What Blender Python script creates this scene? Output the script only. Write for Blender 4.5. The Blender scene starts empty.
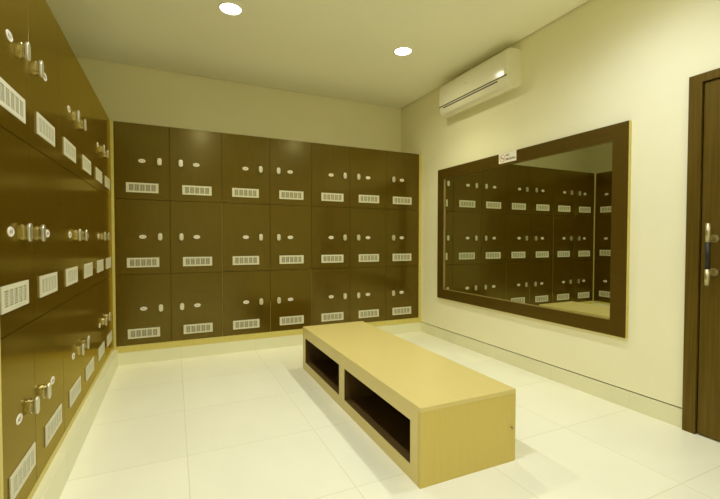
import bpy, bmesh, math, random
from mathutils import Vector, Matrix
scene = bpy.context.scene
C = scene.collection
PI = math.pi
# ---------------------------------------------------------------- sizes (metres)
XL, YB, XR, YW, ZC = -0.502, 4.160, 2.784, 4.654, 2.897
XW, YF = -1.0, -1.6                       # wall behind the left lockers, wall behind the viewer
ZT, Z12, Z23, ZB, ZP = 2.1956, 1.507, 0.822, 0.177, 0.116
HC = 1.374 * .83

# ---------------------------------------------------------------- materials
def mat(name, col, rough=.5, metal=0.0, spec=.5, **k):
    m = bpy.data.materials.new(name); m.use_nodes = True
    b = m.node_tree.nodes['Principled BSDF']
    b.inputs['Base Color'].default_value = (*col, 1)
    b.inputs['Roughness'].default_value = rough
    b.inputs['Metallic'].default_value = metal
    b.inputs['Specular IOR Level'].default_value = spec
    if 'emit' in k:
        b.inputs['Emission Color'].default_value = (*k['emit'], 1)
        b.inputs['Emission Strength'].default_value = k['strength']
    return m

def wood(name, c1, c2, rough=.4, scale=(60, 60, 2.2), spec=.5, bump=.04):
    """laminate with fine streaks that run along the axis with the small scale"""
    m = mat(name, c1, rough, spec=spec); nt = m.node_tree; N = nt.nodes; L = nt.links
    b = N['Principled BSDF']
    tc = N.new('ShaderNodeTexCoord'); mp = N.new('ShaderNodeMapping')
    mp.inputs['Scale'].default_value = scale
    n1 = N.new('ShaderNodeTexNoise'); n1.inputs['Scale'].default_value = 1.0
    n1.inputs['Detail'].default_value = 5; n1.inputs['Roughness'].default_value = .6
    r = N.new('ShaderNodeValToRGB')
    r.color_ramp.elements[0].position = .33; r.color_ramp.elements[0].color = (*c1, 1)
    r.color_ramp.elements[1].position = .68; r.color_ramp.elements[1].color = (*c2, 1)
    bp = N.new('ShaderNodeBump'); bp.inputs['Strength'].default_value = bump
    bp.inputs['Distance'].default_value = .001
    L.new(tc.outputs['Object'], mp.inputs['Vector']); L.new(mp.outputs[0], n1.inputs['Vector'])
    L.new(n1.outputs['Fac'], r.inputs['Fac']); L.new(r.outputs[0], b.inputs['Base Color'])
    L.new(n1.outputs['Fac'], bp.inputs['Height']); L.new(bp.outputs[0], b.inputs['Normal'])
    return m

def plaster(name, col, var=.03, rough=.75):
    m = mat(name, col, rough, spec=.25); nt = m.node_tree; N = nt.nodes; L = nt.links
    b = N['Principled BSDF']
    tc = N.new('ShaderNodeTexCoord')
    n = N.new('ShaderNodeTexNoise'); n.inputs['Scale'].default_value = 1.3; n.inputs['Detail'].default_value = 4
    r = N.new('ShaderNodeValToRGB')
    r.color_ramp.elements[0].position = .3
    r.color_ramp.elements[0].color = (*[c * (1 - var) for c in col], 1)
    r.color_ramp.elements[1].position = .7
    r.color_ramp.elements[1].color = (*[min(1, c * (1 + var)) for c in col], 1)
    f = N.new('ShaderNodeTexNoise'); f.inputs['Scale'].default_value = 180
    bp = N.new('ShaderNodeBump'); bp.inputs['Strength'].default_value = .05; bp.inputs['Distance'].default_value = .002
    L.new(tc.outputs['Object'], n.inputs['Vector']); L.new(tc.outputs['Object'], f.inputs['Vector'])
    L.new(n.outputs['Fac'], r.inputs['Fac']); L.new(r.outputs[0], b.inputs['Base Color'])
    L.new(f.outputs['Fac'], bp.inputs['Height']); L.new(bp.outputs[0], b.inputs['Normal'])
    return m

def tiles(name, col, grout, px, ox, py, oy, gw=.0045, rough=.28, axis_y=True, spec=.4):
    """polished tile with straight joints at ox + k*px (x) and oy + k*py (y)"""
    m = mat(name, col, rough, spec=spec); nt = m.node_tree; N = nt.nodes; L = nt.links
    b = N['Principled BSDF']
    tc = N.new('ShaderNodeTexCoord'); sx = N.new('ShaderNodeSeparateXYZ')
    L.new(tc.outputs['Object'], sx.inputs[0])
    def M(op, a, bb=None):
        n = N.new('ShaderNodeMath'); n.operation = op
        for i, v in enumerate((a, bb)):
            if v is None: continue
            if isinstance(v, (int, float)): n.inputs[i].default_value = v
            else: L.new(v, n.inputs[i])
        return n.outputs[0]
    def joint(o, p, off):
        t = M('DIVIDE', M('SUBTRACT', o, off), p)
        fl = M('FRACT', t)
        d = M('MULTIPLY', M('MINIMUM', fl, M('SUBTRACT', 1.0, fl)), p)
        return M('LESS_THAN', d, gw / 2), M('FLOOR', t)
    jx, ix = joint(sx.outputs[0], px, ox)
    if axis_y:
        jy, iy = joint(sx.outputs[1], py, oy)
        j = M('MAXIMUM', jx, jy)
    else:
        j, iy = jx, ix
    cell = N.new('ShaderNodeCombineXYZ'); L.new(ix, cell.inputs[0]); L.new(iy, cell.inputs[1])
    wn = N.new('ShaderNodeTexWhiteNoise'); L.new(cell.outputs[0], wn.inputs[0])
    n = N.new('ShaderNodeTexNoise'); n.inputs['Scale'].default_value = 2.2; n.inputs['Detail'].default_value = 6
    n.inputs['Distortion'].default_value = .6
    L.new(tc.outputs['Object'], n.inputs['Vector'])
    v = M('ADD', M('MULTIPLY', wn.outputs['Value'], .25), M('MULTIPLY', n.outputs['Fac'], .75))
    r = N.new('ShaderNodeValToRGB')
    r.color_ramp.elements[0].position = .3; r.color_ramp.elements[0].color = (*[c * .965 for c in col], 1)
    r.color_ramp.elements[1].position = .7; r.color_ramp.elements[1].color = (*[min(1, c * 1.03) for c in col], 1)
    L.new(v, r.inputs['Fac'])
    mx = N.new('ShaderNodeMix'); mx.data_type = 'RGBA'
    L.new(j, mx.inputs[0]); L.new(r.outputs[0], mx.inputs[6]); mx.inputs[7].default_value = (*grout, 1)
    L.new(mx.outputs[2], b.inputs['Base Color'])
    L.new(M('ADD', M('MULTIPLY', j, .45), rough), b.inputs['Roughness'])
    return m

WALL = plaster('cream_paint', (.87, .83, .56))
CEIL = plaster('ceiling_paint', (.95, .935, .73), .015)
FLOOR = tiles('floor_tiles', (.86, .84, .64), (.72, .68, .46), .697, .055, .618, .413, rough=.30)
SKIRT = tiles('skirting_tiles', (.78, .76, .50), (.72, .69, .44), .697, .055, .618, .413, rough=.30)
GAP = mat('dark_gap', (.10, .08, .03), .8)
LOCK = wood('dark_laminate', (.060, .033, .0012), (.071, .042, .0020), .22, (90, 90, 3), .75, .015)
LOCKB = mat('dark_carcass', (.05, .028, .004), .6)
EDGE = wood('pale_edging', (.60, .50, .12), (.66, .56, .15), .4, (40, 40, 40), .5)
CHROME = mat('chrome', (.78, .75, .62), .20, 1.0)
SATIN = mat('satin_nickel', (.74, .71, .56), .34, .85)
PLATE = mat('cream_plastic', (.66, .63, .43), .5)
TAG = mat('pale_tag', (.82, .76, .62), .4)
INK = mat('dark_print', (.10, .07, .05), .6)
SLOT = mat('vent_hole', (.16, .13, .06), .8)
MAPLE = wood('maple_laminate', (.68, .555, .19), (.705, .58, .20), .30, (70, 2.0, 70), .75, .01)
MAPLE_END = wood('maple_laminate_end', (.63, .50, .125), (.655, .525, .135), .34, (90, 2.0, 4), .4, .01)
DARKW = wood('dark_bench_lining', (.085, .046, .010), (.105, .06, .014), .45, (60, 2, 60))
FRAMEW = wood('brown_frame', (.070, .040, .0035), (.084, .050, .005), .45, (70, 3, 70), .4)
DOORW = wood('brown_door', (.085, .050, .005), (.125, .080, .012), .42, (80, 80, 2.0), .4, .1)
MIRROR = mat('mirror_silver', (.66, .68, .56), .0, 1.0)
BRASS = mat('brushed_nickel', (.50, .44, .25), .40, 1.0)
BLACK = mat('black_grip', (.012, .009, .003), .5)
ACW = mat('white_casing', (.84, .81, .62), .17)
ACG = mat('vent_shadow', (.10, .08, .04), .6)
ACL = mat('grey_print', (.32, .30, .22), .5)
EDGE2 = mat('brown_gap_edging', (.30, .22, .05), .5)
STICK = mat('sticker_paper', (.86, .82, .66), .4)
RED = mat('sticker_red', (.55, .20, .12), .5)
RIM = mat('white_rim', (.82, .80, .70), .4)
LENS = mat('lamp_lens', (.9, .9, .8), .4, emit=(1.0, .97, .80), strength=5.0)

def lacquer(m, tint, rough, ior):
    """warm tinted clear lacquer over the laminate colour"""
    nt = m.node_tree; N = nt.nodes; L = nt.links
    b = N['Principled BSDF']; out = N['Material Output']
    b.inputs['Specular IOR Level'].default_value = 0
    gl = N.new('ShaderNodeBsdfGlossy'); gl.inputs['Color'].default_value = (*tint, 1); gl.inputs['Roughness'].default_value = rough
    fr = N.new('ShaderNodeFresnel'); fr.inputs['IOR'].default_value = ior
    mx = N.new('ShaderNodeMixShader')
    L.new(fr.outputs[0], mx.inputs[0]); L.new(b.outputs[0], mx.inputs[1]); L.new(gl.outputs[0], mx.inputs[2])
    L.new(mx.outputs[0], out.inputs['Surface'])
lacquer(LOCK, (1, .82, .27), .19, 1.85)
for m_ in (FRAMEW, DOORW): lacquer(m_, (1, .86, .42), .35, 1.4)

# ---------------------------------------------------------------- mesh helpers
class MB:
    def __init__(s, *mats): s.bm = bmesh.new(); s.mats = mats
    def box(s, x0, x1, y0, y1, z0, z1, m=0):
        x0, x1 = sorted((x0, x1)); y0, y1 = sorted((y0, y1)); z0, z1 = sorted((z0, z1))
        v = [s.bm.verts.new(p) for p in ((x0,y0,z0),(x1,y0,z0),(x1,y1,z0),(x0,y1,z0),(x0,y0,z1),(x1,y0,z1),(x1,y1,z1),(x0,y1,z1))]
        for f in ((0,3,2,1),(4,5,6,7),(0,1,5,4),(1,2,6,5),(2,3,7,6),(3,0,4,7)):
            s.bm.faces.new([v[i] for i in f]).material_index = m
        return s
    def loft(s, rings, m=0, cap=True, smooth=False):
        vs = [[s.bm.verts.new(p) for p in r] for r in rings]
        n = len(vs[0])
        for a, b in zip(vs, vs[1:]):
            for i in range(n):
                f = s.bm.faces.new((a[i], a[(i+1) % n], b[(i+1) % n], b[i])); f.material_index = m; f.smooth = smooth
        if cap:
            s.bm.faces.new(vs[0][::-1]).material_index = m
            s.bm.faces.new(vs[-1]).material_index = m
        return s
    def cyl(s, p, q, r, n=20, m=0, r2=None):
        p, q = Vector(p), Vector(q); d = (q-p).normalized()
        a = d.orthogonal().normalized(); b = d.cross(a)
        r2 = r if r2 is None else r2
        R = lambda c, rr: [c + (a*math.cos(2*PI*i/n) + b*math.sin(2*PI*i/n))*rr for i in range(n)]
        return s.loft([R(p, r), R(q, r2)], m, True, True)
    def build(s, name, parent=None, bevel=0, seg=2, loc=None):
        bmesh.ops.recalc_face_normals(s.bm, faces=s.bm.faces)
        me = bpy.data.meshes.new(name); s.bm.to_mesh(me); s.bm.free()
        for m in s.mats: me.materials.append(m)
        o = bpy.data.objects.new(name, me); C.objects.link(o)
        if parent: o.parent = parent
        if loc: o.location = loc
        if bevel:
            md = o.modifiers.new('bevel', 'BEVEL'); md.width = bevel; md.segments = seg; md.limit_method = 'ANGLE'
            md.angle_limit = math.radians(40)
        return o

def tag(o, label, cat, group=None):
    o['label'] = label; o['category'] = cat
    if group: o['group'] = group
    return o
def empty(name, loc, rz=0, label=None, cat=None, group=None):
    o = bpy.data.objects.new(name, None); C.objects.link(o); o.location = loc; o.rotation_euler = (0, 0, rz)
    o.empty_display_size = .1
    if label: tag(o, label, cat, group)
    return o
def struct(o): o['kind'] = 'structure'; return o

def stadium(w, h, y, n=10):
    """upright oval outline w wide, h tall, in the plane at depth y"""
    r = w/2; pts = []
    for i in range(n+1):
        a = PI*i/n; pts.append((r*math.cos(a), y, (h/2-r) + r*math.sin(a)))
    for i in range(n+1):
        a = PI + PI*i/n; pts.append((r*math.cos(a), y, -(h/2-r) + r*math.sin(a)))
    return pts
def ellipse(w, h, y, n=28):
    return [(w/2*math.cos(2*PI*i/n), y, h/2*math.sin(2*PI*i/n)) for i in range(n)]

# ---------------------------------------------------------------- room
DY0, DY1, DZ = .33, 1.331, 2.101         # door frame outside edges on the right wall
struct(MB(FLOOR).box(XW-.1, XR+.1, YF-.1, YW+.1, -.1, 0).build('floor'))
g = .012
struct(MB(CEIL).box(XW+g, XR-g, YF+g, YW-g, ZC, ZC+.03).box(XW-.1, XR+.1, YF-.1, YW+.1, ZC+.03, ZC+.13).build('ceiling'))
ZW = ZC+.03
struct(MB(WALL).box(XW-.1, XW, YF, YW, 0, ZW).build('wall_left'))
struct(MB(WALL).box(XW-.1, XR+.1, YW, YW+.1, 0, ZW).build('wall_back'))
struct(MB(WALL).box(XW-.1, XR+.1, YF-.1, YF, 0, ZW).build('wall_front'))
w = MB(WALL, GAP)
w.box(XR, XR+.1, DY1-.01, YW, .124, ZW).box(XR, XR+.1, YF, DY0+.01, .124, ZW).box(XR, XR+.1, DY0+.01, DY1-.01, DZ-.01, ZW)
w.box(XR+.012, XR+.1, DY1-.01, YW, 0, .124, 1).box(XR+.012, XR+.1, YF, DY0+.01, 0, .124, 1)
struct(w.build('wall_right'))
struct(MB(SKIRT).box(XR-.004, XR+.012, DY1, YB, 0, ZP).box(XR-.004, XR+.012, YF, DY0, 0, ZP).build('baseboard_right'))
struct(MB(SKIRT).box(-.466, XR-.004, YB, YB+.05, 0, ZP).build('baseboard_back'))
struct(MB(SKIRT).box(-.56, -.466, 1.60, YB+.05, 0, .146).build('baseboard_left', bevel=.003))

# ---------------------------------------------------------------- lockers
def make_knob_mesh():
    b = MB(CHROME, SATIN)
    b.loft([stadium(.030, .058, 0), stadium(.030, .058, -.004), stadium(.020, .048, -.006), stadium(.020, .048, -.009), stadium(.025, .054, -.010), stadium(.025, .054, -.012), stadium(.020, .048, -.013), stadium(.021, .050, -.0165)])
    b.loft([stadium(.034, .064, -.0165), stadium(.038, .068, -.0185), stadium(.038, .068, -.0230), stadium(.036, .066, -.0250), stadium(.028, .058, -.0260)], 1)
    return b
def make_tag_mesh():
    b = MB(TAG, INK)
    b.loft([ellipse(.059, .035, 0), ellipse(.059, .035, -.0012), ellipse(.055, .031, -.0028), ellipse(.049, .026, -.0028), ellipse(.047, .024, -.0020)])
    b.box(-.013, -.009, -.0025, -.0018, -.006, .006, 1)
    b.box(-.003, .003, -.0025, -.0018, .003, .006, 1).box(-.003, .003, -.0025, -.0018, -.006, -.003, 1).box(-.0025, .0, -.0025, -.0018, -.003, .003, 1)
    b.box(.009, .013, -.0025, -.0018, -.006, .006, 1)
    return b
def make_vent_mesh():
    b = MB(PLATE, SLOT); W, H, T = .262, .088, .005
    gw, gh, gap = .0345, .056, .0105
    b.box(-W/2, W/2, -.0012, 0, -H/2, H/2, 1)
    x0 = -(5*gw + 4*gap)/2
    b.box(-W/2, W/2, -T, -.0012, gh/2, H/2).box(-W/2, W/2, -T, -.0012, -H/2, -gh/2)
    b.box(-W/2, x0, -T, -.0012, -gh/2, gh/2).box(-x0, W/2, -T, -.0012, -gh/2, gh/2)
    for k in range(5):
        a = x0 + k*(gw+gap)
        if k < 4: b.box(a+gw, a+gw+gap, -T, -.0012, -gh/2, gh/2)
        b.box(a+gw/2-.0011, a+gw/2+.0011, -T+.0012, -.0012, -gh/2, gh/2)
        for j in range(1, 7):
            z = -gh/2 + gh*j/7
            b.box(a, a+gw, -T+.001, -.0012, z-.0011, z+.0011)
    return b
def mesh_of(mb, name):
    o = mb.build(name); me = o.data; bpy.data.objects.remove(o); return me
KNOB = mesh_of(make_knob_mesh(), 'knob'); TAGM = mesh_of(make_tag_mesh(), 'number_tag'); VENT = mesh_of(make_vent_mesh(), 'vent_plate')
def child(name, me, parent, loc):
    o = bpy.data.objects.new(name, me); C.objects.link(o); o.parent = parent; o.location = loc; return o

ROWS = [(Z12, ZT, 1.860, 1.615), (Z23, Z12, 1.167, .931), (ZB, Z23, .505, .280)]

def locker_unit(origin, rz, depth, cols, label, strips=(), zv=(1.615, .931, .280), zr=ZP+.0005, bodyx=None, low=None, dz=0):
    """cols: (x0, x1, knob_x, tag_x, vent_x) along the unit's own x, front at y=0, doors looking to -y"""
    u = empty('locker_cabinet', origin, rz, label, 'locker', 'banks of dark brown lockers')
    xa, xb = bodyx or (cols[0][0], cols[-1][1])
    MB(LOCKB).box(xa, xb, .0195, depth, max(zr, ZP+.012), ZT-.001).build('body', u)
    MB(LOCK).box(xa, xb, .0195, depth, ZT-.001, ZT+.001).build('top_board', u)
    MB(EDGE).box(xa+.0003, xb-.0003, .001, .0192, zr, ZB-.0005).build('base_rail', u)
    for s in strips:
        MB(EDGE if s[4] else EDGE2).box(s[0], s[1], s[5] if len(s) > 5 else .001, .0192, s[2], s[3]).build('edge_strip', u)
    for r, (za, zb, zk, _) in enumerate(ROWS):
        for q, (x0, x1, kx, tx, vx) in enumerate(cols):
            if low and r == 2: kx += low[q]; tx += low[q]; vx += low[q]
            gz = .0013; gx = .0006 if dz else .0010
            d = MB(LOCK).box(x0+gx, x1-gx, 0, .018, za+gz, zb-(gz if r else 0)).build('door', u, bevel=.0012, seg=1)
            zk2 = zk - (dz if r == 0 else 0)
            top = dz > 0 and r == 0; near = top and tx < kx
            child('knob', KNOB, d, (kx + (.014 if top else 0), 0, zk2))
            child('number_tag', TAGM, d, (tx + (.030 if near else .008 if dz else 0), 0, zk2 + (dz*.5 if top and not near else 0))); child('vent_plate', VENT, d, (vx, 0, zv[r]))
    return u
# back wall, left to right (unit x = world x)
J = [-.478, -.028, .436, .910, 1.362, 1.817, 2.284, 2.746]
def bcol(i, k, t, v): return (J[i], J[i+1], k, t, v)
D = YW - YB - .004
locker_unit((0, YB, 0), 0, D, [bcol(0, -.114, -.257, -.255), bcol(1, .066, .203, .209)],
    'dark brown locker bank on back wall, two columns wide, touching the left corner',
    strips=[(XL+.001, J[0]-.0003, .1465, ZT, True), (.4335, .4360, ZB, Z12, False, -.0006)])
locker_unit((0, YB, 0), 0, D, [bcol(2, .812, .664, .664), bcol(3, .996, 1.125, 1.138)],
    'two-column brown locker bank on back wall, second from left, left of the bench end',
    strips=[(.9090, .9115, ZB, .50, False, -.0006)], bodyx=(.4362, 1.3597))
locker_unit((0, YB, 0), 0, D, [bcol(4, 1.749, 1.588, 1.604), bcol(5, 1.917, 2.046, 2.057)],
    'two-column brown locker bank on back wall directly behind the far end of the bench',
    strips=[(1.3612, 1.3628, ZB, Z23, False, -.0006)], bodyx=(1.3622, 2.2838))
locker_unit((0, YB, 0), 0, D, [bcol(6, 2.377, 2.501, 2.505)],
    'single-column brown locker bank at the right end of the back wall',
    strips=[(J[7]+.001, XR-.001, ZP+.0005, ZT, True)], bodyx=(2.2842, 2.746))
# left wall (unit x = world y)
K = [1.622, 1.958, 2.400, 2.825, 3.280, 3.730, 4.155]
DL = -XW - .502 - .004
def lcol(i, k, t, v): return (K[i], K[i+1], k, t, v)
LV = (1.616, .945, .305)
locker_unit((XL, 0, 0), PI/2, DL, [lcol(0, 1.853, 1.722, 1.757), lcol(1, 2.020, 2.155, 2.165)],
    'nearest dark brown locker bank on the left wall, partly cut off at the picture edge',
    strips=[(1.600, 1.621, .1465, ZT, True, -.001)], zv=LV, zr=.1465, dz=.026, low=(.045, .040))
locker_unit((XL, 0, 0), PI/2, DL, [lcol(2, 2.720, 2.575, 2.605), lcol(3, 2.905, 3.04, 3.063)],
    'middle of the three brown locker banks along the left wall', zv=LV, zr=.1465, dz=.022, low=(.035, .0))
locker_unit((XL, 0, 0), PI/2, DL, [lcol(4, 3.630, 3.465, 3.520), lcol(5, 3.825, 3.97, 3.940)],
    'farthest brown locker bank on the left wall, running into the back corner', zv=LV, zr=.1465, dz=.020)

# ---------------------------------------------------------------- bench
BW, BL, BH = .5823, 1.884, .3735
be = empty('bench', (1.0105, 1.512, 0), -.0097, 'low pale maple box bench with two open shoe compartments, in the middle of the floor', 'bench')
MB(MAPLE).box(0, BW, 0, BL, BH-.022, BH).build('top_board', be, bevel=.0012)
MB(MAPLE_END).box(.0006, BW-.0006, 0.0005, .022, 0, BH-.0222).build('end_panel', be)
MB(MAPLE_END).box(.0006, BW-.0006, BL-.022, BL-.0005, 0, BH-.0222).build('end_panel', be)
MB(MAPLE).box(BW-.022, BW-.001, .0222, BL-.0222, 0, BH-.0222).build('back_panel', be)
f = MB(MAPLE)
o0, o1, o2, o3 = .088, .922, 1.013, 1.818; za, zb = .070, .284
f.box(.001, .0045, .0222, BL-.0222, zb, BH-.0222).box(.001, .0045, .0222, BL-.0222, 0, za)
f.box(.001, .0045, .0222, o0, za, zb).box(.001, .0045, o1, o2, za, zb).box(.001, .0045, o3, BL-.0222, za, zb)
f.build('front_frame', be)
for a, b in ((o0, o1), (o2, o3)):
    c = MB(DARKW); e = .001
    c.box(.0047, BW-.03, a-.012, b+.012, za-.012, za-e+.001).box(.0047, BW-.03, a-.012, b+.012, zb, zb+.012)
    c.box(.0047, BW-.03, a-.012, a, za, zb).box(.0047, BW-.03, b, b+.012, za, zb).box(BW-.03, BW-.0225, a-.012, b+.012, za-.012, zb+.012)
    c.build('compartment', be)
kb = MB(BRASS).cyl((BW-.028, 0, .178), (BW-.028, -.010, .178), .0045).cyl((BW-.028, -.010, .178), (BW-.028, -.014, .178), .007, r2=.005)
kb.build('door_stud', be)

# ---------------------------------------------------------------- mirror
def sc(y, z, p):                          # point seen on the wall plane, moved forward by p along the view line
    k = 1 - p/XR
    return y*k, HC + (z-HC)*k
FP = .027
y0, z0 = sc(1.683, .472, FP); y1, z1 = sc(3.827, 1.947, FP)
i0, k0 = sc(1.793, .577, FP); i1, k1 = sc(3.722, 1.836, FP)
mi = empty('wall_mirror', (XR, (y0+y1)/2, z0), 0, 'large rectangular mirror in a wide dark brown frame on the right wall', 'mirror')
cy = (y0+y1)/2
def mfr(ya, yb, zc, zd): return MB(FRAMEW).box(-FP, -.0005, ya-cy, yb-cy, zc-z0, zd-z0)
fr = MB(FRAMEW)
fr.box(-FP, -.0005, y0-cy, i0-cy, 0, z1-z0).box(-FP, -.0005, i1-cy, y1-cy, 0, z1-z0)
fr.box(-FP, -.0005, i0-cy, i1-cy, 0, k0-z0).box(-FP, -.0005, i0-cy, i1-cy, k1-z0, z1-z0)
fr.build('frame', mi)
e = MB(EDGE)                               # pale edging on the outer sides and the thin inner bead round the glass
e.box(-FP+.001, -.0005, y0-cy-.0025, y0-cy, 0, z1-z0).box(-FP+.001, -.0005, y1-cy, y1-cy+.0025, 0, z1-z0)
e.box(-FP+.001, -.0005, y0-cy-.0025, y1-cy+.0025, -.0025, 0)
e.build('side_edging', mi)
e = MB(EDGE2)
e.box(-.022, -.006, i0-cy, i0-cy+.003, k0-z0, k1-z0).box(-.020, -.006, i1-cy-.003, i1-cy, k0-z0, k1-z0)
e.box(-.020, -.006, i0-cy+.003, i1-cy-.003, k0-z0, k0-z0+.004)
e.build('inner_bead', mi)
MB(MIRROR).box(-.0075, -.0045, i0-cy, i1-cy, k0-z0, k1-z0).build('mirror_glass', mi)

# sticker on the top of the mirror frame
sy0, sz0 = sc(2.656, 1.855, FP); sy1, sz1 = sc(2.868, 1.946, FP)
sk = empty('sticker', (XR-FP-.0004, (sy0+sy1)/2, (sz0+sz1)/2), -PI/2, 'small white no smoking sticker on the top rail of the mirror frame', 'sticker')
SW, SH = sy1-sy0, sz1-sz0
MB(STICK).box(-SW/2, SW/2, -.0012, 0, -SH/2, SH/2).build('backing', sk)
rg = MB(RED)
def ring(mb, cx, cz, ro, ri, yy, n=28):
    P = lambda r, y: [(cx + r*math.cos(2*PI*i/n), y, cz + r*math.sin(2*PI*i/n)) for i in range(n)]
    a, b_ = P(ro, yy), P(ri, yy)
    va = [mb.bm.verts.new(p) for p in a]; vb = [mb.bm.verts.new(p) for p in b_]
    for i in range(n): mb.bm.faces.new((va[i], va[(i+1) % n], vb[(i+1) % n], vb[i]))
rx = -SW/2 + .046
ring(rg, rx, 0, .034, .0285, -.0014)
v = [rg.bm.verts.new((rx + a, -.0015, b)) for a, b in ((-.022, .017), (-.017, .022), (.022, -.017), (.017, -.022))]
rg.bm.faces.new(v)
rg.build('prohibition_ring', sk)
cg = MB(INK); cg.box(rx-.019, rx+.012, -.0014, -.0013, -.004, .002).box(rx+.014, rx+.019, -.0014, -.0013, -.004, .002).build('cigarette', sk)
def text(body, size, loc, parent, m, name='lettering'):
    cu = bpy.data.curves.new(name, 'FONT'); cu.body = body; cu.size = size; cu.offset = size*.035
    t = bpy.data.objects.new(name, cu); C.objects.link(t)
    me = bpy.data.meshes.new_from_object(t); bpy.data.objects.remove(t)
    me.materials.clear(); me.materials.append(m)
    o = bpy.data.objects.new(name, me); C.objects.link(o); o.parent = parent; o.location = loc
    o.rotation_euler = (PI/2, 0, 0); return o
text('NO', .026, (-SW/2+.086, -.0016, .012), sk, INK)
text('SMOKING', .0255, (-SW/2+.086, -.0016, -.024), sk, INK)

# ---------------------------------------------------------------- door on the right wall
dr = struct(empty('door_1', (XR, (DY0+DY1)/2, 0))); dy = (DY0+DY1)/2
fw = .066; fp = .022
fr = MB(DOORW)
fr.box(-fp, .06, DY1-fw-dy, DY1-dy, 0, DZ).box(-fp, .06, DY0-dy, DY0+fw-dy, 0, DZ).box(-fp, .06, DY0+fw-dy, DY1-fw-dy, DZ-fw*.75, DZ)
fr.build('door_frame', dr, bevel=.0015)
MB(GAP).box(.05, .06, DY0+fw-dy, DY1-fw-dy, 0, DZ-fw*.75).build('door_stop', dr)
MB(DOORW).box(-.008, .034, DY0+fw+.005-dy, DY1-fw-.006-dy, .008, DZ-fw*.75-.006).build('door_leaf', dr, bevel=.001)
h = empty('door_handle', (0, 0, 0)); h.parent = dr
hy = 1.196-dy; hx = -.078
MB(BRASS).cyl((hx, hy, 1.130), (hx, hy, 1.236), .0125).cyl((hx, hy, .888), (hx, hy, .978), .0125)\
    .cyl((-.008, hy, 1.150), (hx, hy, 1.150), .011).cyl((-.008, hy, .960), (hx, hy, .960), .011)\
    .cyl((-.0082, hy, 1.150), (-.020, hy, 1.150), .023).cyl((-.0082, hy, .960), (-.020, hy, .960), .023).build('handle_mount', h)
MB(BLACK).cyl((hx, hy, .9785), (hx, hy, 1.1295), .0120).build('handle_grip', h)

# ---------------------------------------------------------------- air conditioner
A0, A1 = 2.612, 3.585
ac = empty('air_conditioner', (XR, (A0+A1)/2, 2.47), 0, 'white split air conditioner unit high on the right wall under the ceiling', 'air conditioner')
prof = [(.0005, 2.495), (.0005, 2.805), (.10, 2.805), (.145, 2.80), (.175, 2.787), (.192, 2.765), (.199, 2.72), (.201, 2.66), (.200, 2.60), (.197, 2.563),
        (.190, 2.563), (.190, 2.552), (.195, 2.552), (.188, 2.515), (.168, 2.482), (.138, 2.462), (.10, 2.455), (.05, 2.465)]
cyA = (A0+A1)/2
prof = [(d if d < .001 else d*.87, z+.012) for d, z in prof]
def ring_at(y, s=1.0, inset=0):
    cx_, cz_ = .09, 2.64
    return [(-( .0005 if d < .001 else (cx_ + (d-cx_)*s if d > cx_ else d) ), y-cyA, cz_ + (z-cz_)*(1-(1-s)*.35) - 2.47) for d, z in prof]
b = MB(ACW)
b.loft([ring_at(A0, .90), ring_at(A0+.006, .95), ring_at(A0+.016, .985), ring_at(A0+.032, 1), ring_at(A1-.032, 1), ring_at(A1-.016, .985), ring_at(A1-.006, .95), ring_at(A1, .90)])
oc = b.build('casing', ac)
for p in oc.data.polygons: p.use_smooth = True
oc.data.set_sharp_from_angle(angle=math.radians(38))
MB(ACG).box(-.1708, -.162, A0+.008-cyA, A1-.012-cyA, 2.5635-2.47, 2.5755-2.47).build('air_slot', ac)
# louver flap and the shadow slot under it
def at_front(z):                          # depth of the profile's lower curve at height z
    pts = [(2.564, .1697), (2.527, .1636), (2.494, .1462), (2.474, .1201), (2.467, .087)]
    for (za_, da), (zb_, db) in zip(pts, pts[1:]):
        if zb_ <= z <= za_: return da + (db-da)*(za_-z)/(za_-zb_)
    return .1
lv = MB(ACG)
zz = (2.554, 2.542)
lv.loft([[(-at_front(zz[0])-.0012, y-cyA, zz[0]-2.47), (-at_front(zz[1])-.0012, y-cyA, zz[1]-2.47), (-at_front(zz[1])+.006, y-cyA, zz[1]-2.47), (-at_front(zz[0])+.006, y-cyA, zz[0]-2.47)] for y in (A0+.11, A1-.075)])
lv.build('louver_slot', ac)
zs = [2.540, 2.530, 2.516, 2.504, 2.495, 2.486]
lf = MB(ACW)
outer = [(-at_front(z)-.0035, z-2.47) for z in zs]; inner = [(-at_front(z)+.001, z-2.47) for z in zs]
poly = outer + inner[::-1]
lf.loft([[(x, y-cyA, z) for x, z in poly] for y in (A0+.115, A1-.08)])
lf.build('louver_flap', ac)
text('\u2013\u2013', .03, (0, 0, 0), ac, ACL, 'badge')
bpy.data.objects['badge'].location = (-.1757, 3.15-cyA, 2.672-2.47)
bpy.data.objects['badge'].rotation_euler = (PI/2, 0, -PI/2)

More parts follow.
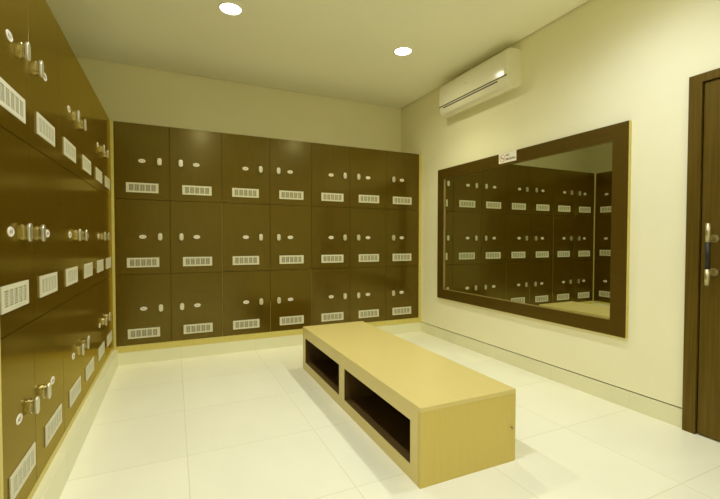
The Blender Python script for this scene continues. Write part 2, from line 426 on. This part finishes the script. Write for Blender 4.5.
# ---------------------------------------------------------------- downlights
lights = [(.408, 3.20, 'round recessed ceiling downlight above the left end of the back lockers', 1),
          (1.948, 3.23, 'round recessed ceiling downlight nearest the air conditioner', 1),
          (.41, 1.38, None, 1), (1.95, 1.38, None, 1), (.41, -.47, None, 1), (1.95, -.47, None, 1)]
LCOL = [(1.0, .985, .74)]*2 + [(.94, 1.0, 1.22)]*2 + [(.95, 1.0, 1.15)]*2
POW = [46, 42, 56, 30, 22, 14]
for (x, y, lab, _), col, pw in zip(lights, LCOL, POW):
    d = empty('downlight', (x, y, ZC), 0, lab or ('round recessed ceiling downlight outside the view, over %s' % ('the near left floor' if x < 1 and y > 0 else 'the door side of the floor' if y > 0 else 'the rear left of the room' if x < 1 else 'the rear right of the room')), 'ceiling light', 'recessed round downlights')
    R = lambda r, z, n=40: [(r*math.cos(2*PI*i/n), r*math.sin(2*PI*i/n), z) for i in range(n)]
    rb = MB(RIM); rb.loft([R(.088, -.0003), R(.088, -.003), R(.083, -.006), R(.079, -.006), R(.077, -.0012), R(.077, -.0003)], cap=False, smooth=True).build('rim', d)
    ln = MB(LENS); ln.loft([R(.077, -.0005), R(.076, -.0030)], cap=True).build('lens', d)
    ld = bpy.data.lights.new('lamp', 'SPOT'); ld.energy = pw; ld.color = col
    ld.spot_size = math.radians(118 if y > 3 else 150); ld.spot_blend = 1.0; ld.shadow_soft_size = .045
    lo = bpy.data.objects.new('lamp', ld); C.objects.link(lo); lo.parent = d; lo.location = (0, 0, -.05)
    lw = bpy.data.lights.new('wide_lamp', 'SPOT'); lw.energy = 17 if x < 1 else 15; lw.color = col
    lw.spot_size = math.radians(176); lw.spot_blend = .9; lw.shadow_soft_size = .045
    lo = bpy.data.objects.new('wide_lamp', lw); C.objects.link(lo); lo.parent = d; lo.location = (0, 0, -.05)

# ---------------------------------------------------------------- world, camera, view
wd = bpy.data.worlds.new('world'); scene.world = wd; wd.use_nodes = True
wd.node_tree.nodes['Background'].inputs[0].default_value = (0, 0, 0, 1)

yaw, pitch, roll = .437, -.024, .0011
cp, sp = math.cos(pitch), math.sin(pitch); cyw, syw = math.cos(yaw), math.sin(yaw)
F = Vector((syw*cp, cyw*cp, sp)); U0 = Vector((-sp*syw, -sp*cyw, cp)); R0 = Vector((cyw, -syw, 0))
Rr = R0*math.cos(roll) + U0*math.sin(roll); U = -R0*math.sin(roll) + U0*math.cos(roll)
cam = bpy.data.cameras.new('camera'); co = bpy.data.objects.new('camera', cam); C.objects.link(co)
cam.sensor_fit = 'HORIZONTAL'; cam.sensor_width = 36; cam.lens = 398.64/720*36; cam.clip_start = .02
m = Matrix((Rr, U, -F)).transposed().to_4x4(); m.translation = Vector((0, 0, HC)); co.matrix_world = m
scene.camera = co
vs = scene.view_settings; vs.view_transform = 'Standard'; vs.look = 'None'; vs.gamma = 1; vs.exposure = 0.25
vs.use_curve_mapping = False
cy_ = scene.cycles
cy_.use_denoising = True; cy_.max_bounces = 10; cy_.diffuse_bounces = 7; cy_.glossy_bounces = 5
cy_.caustics_reflective = True; cy_.blur_glossy = .3; cy_.sample_clamp_indirect = 6
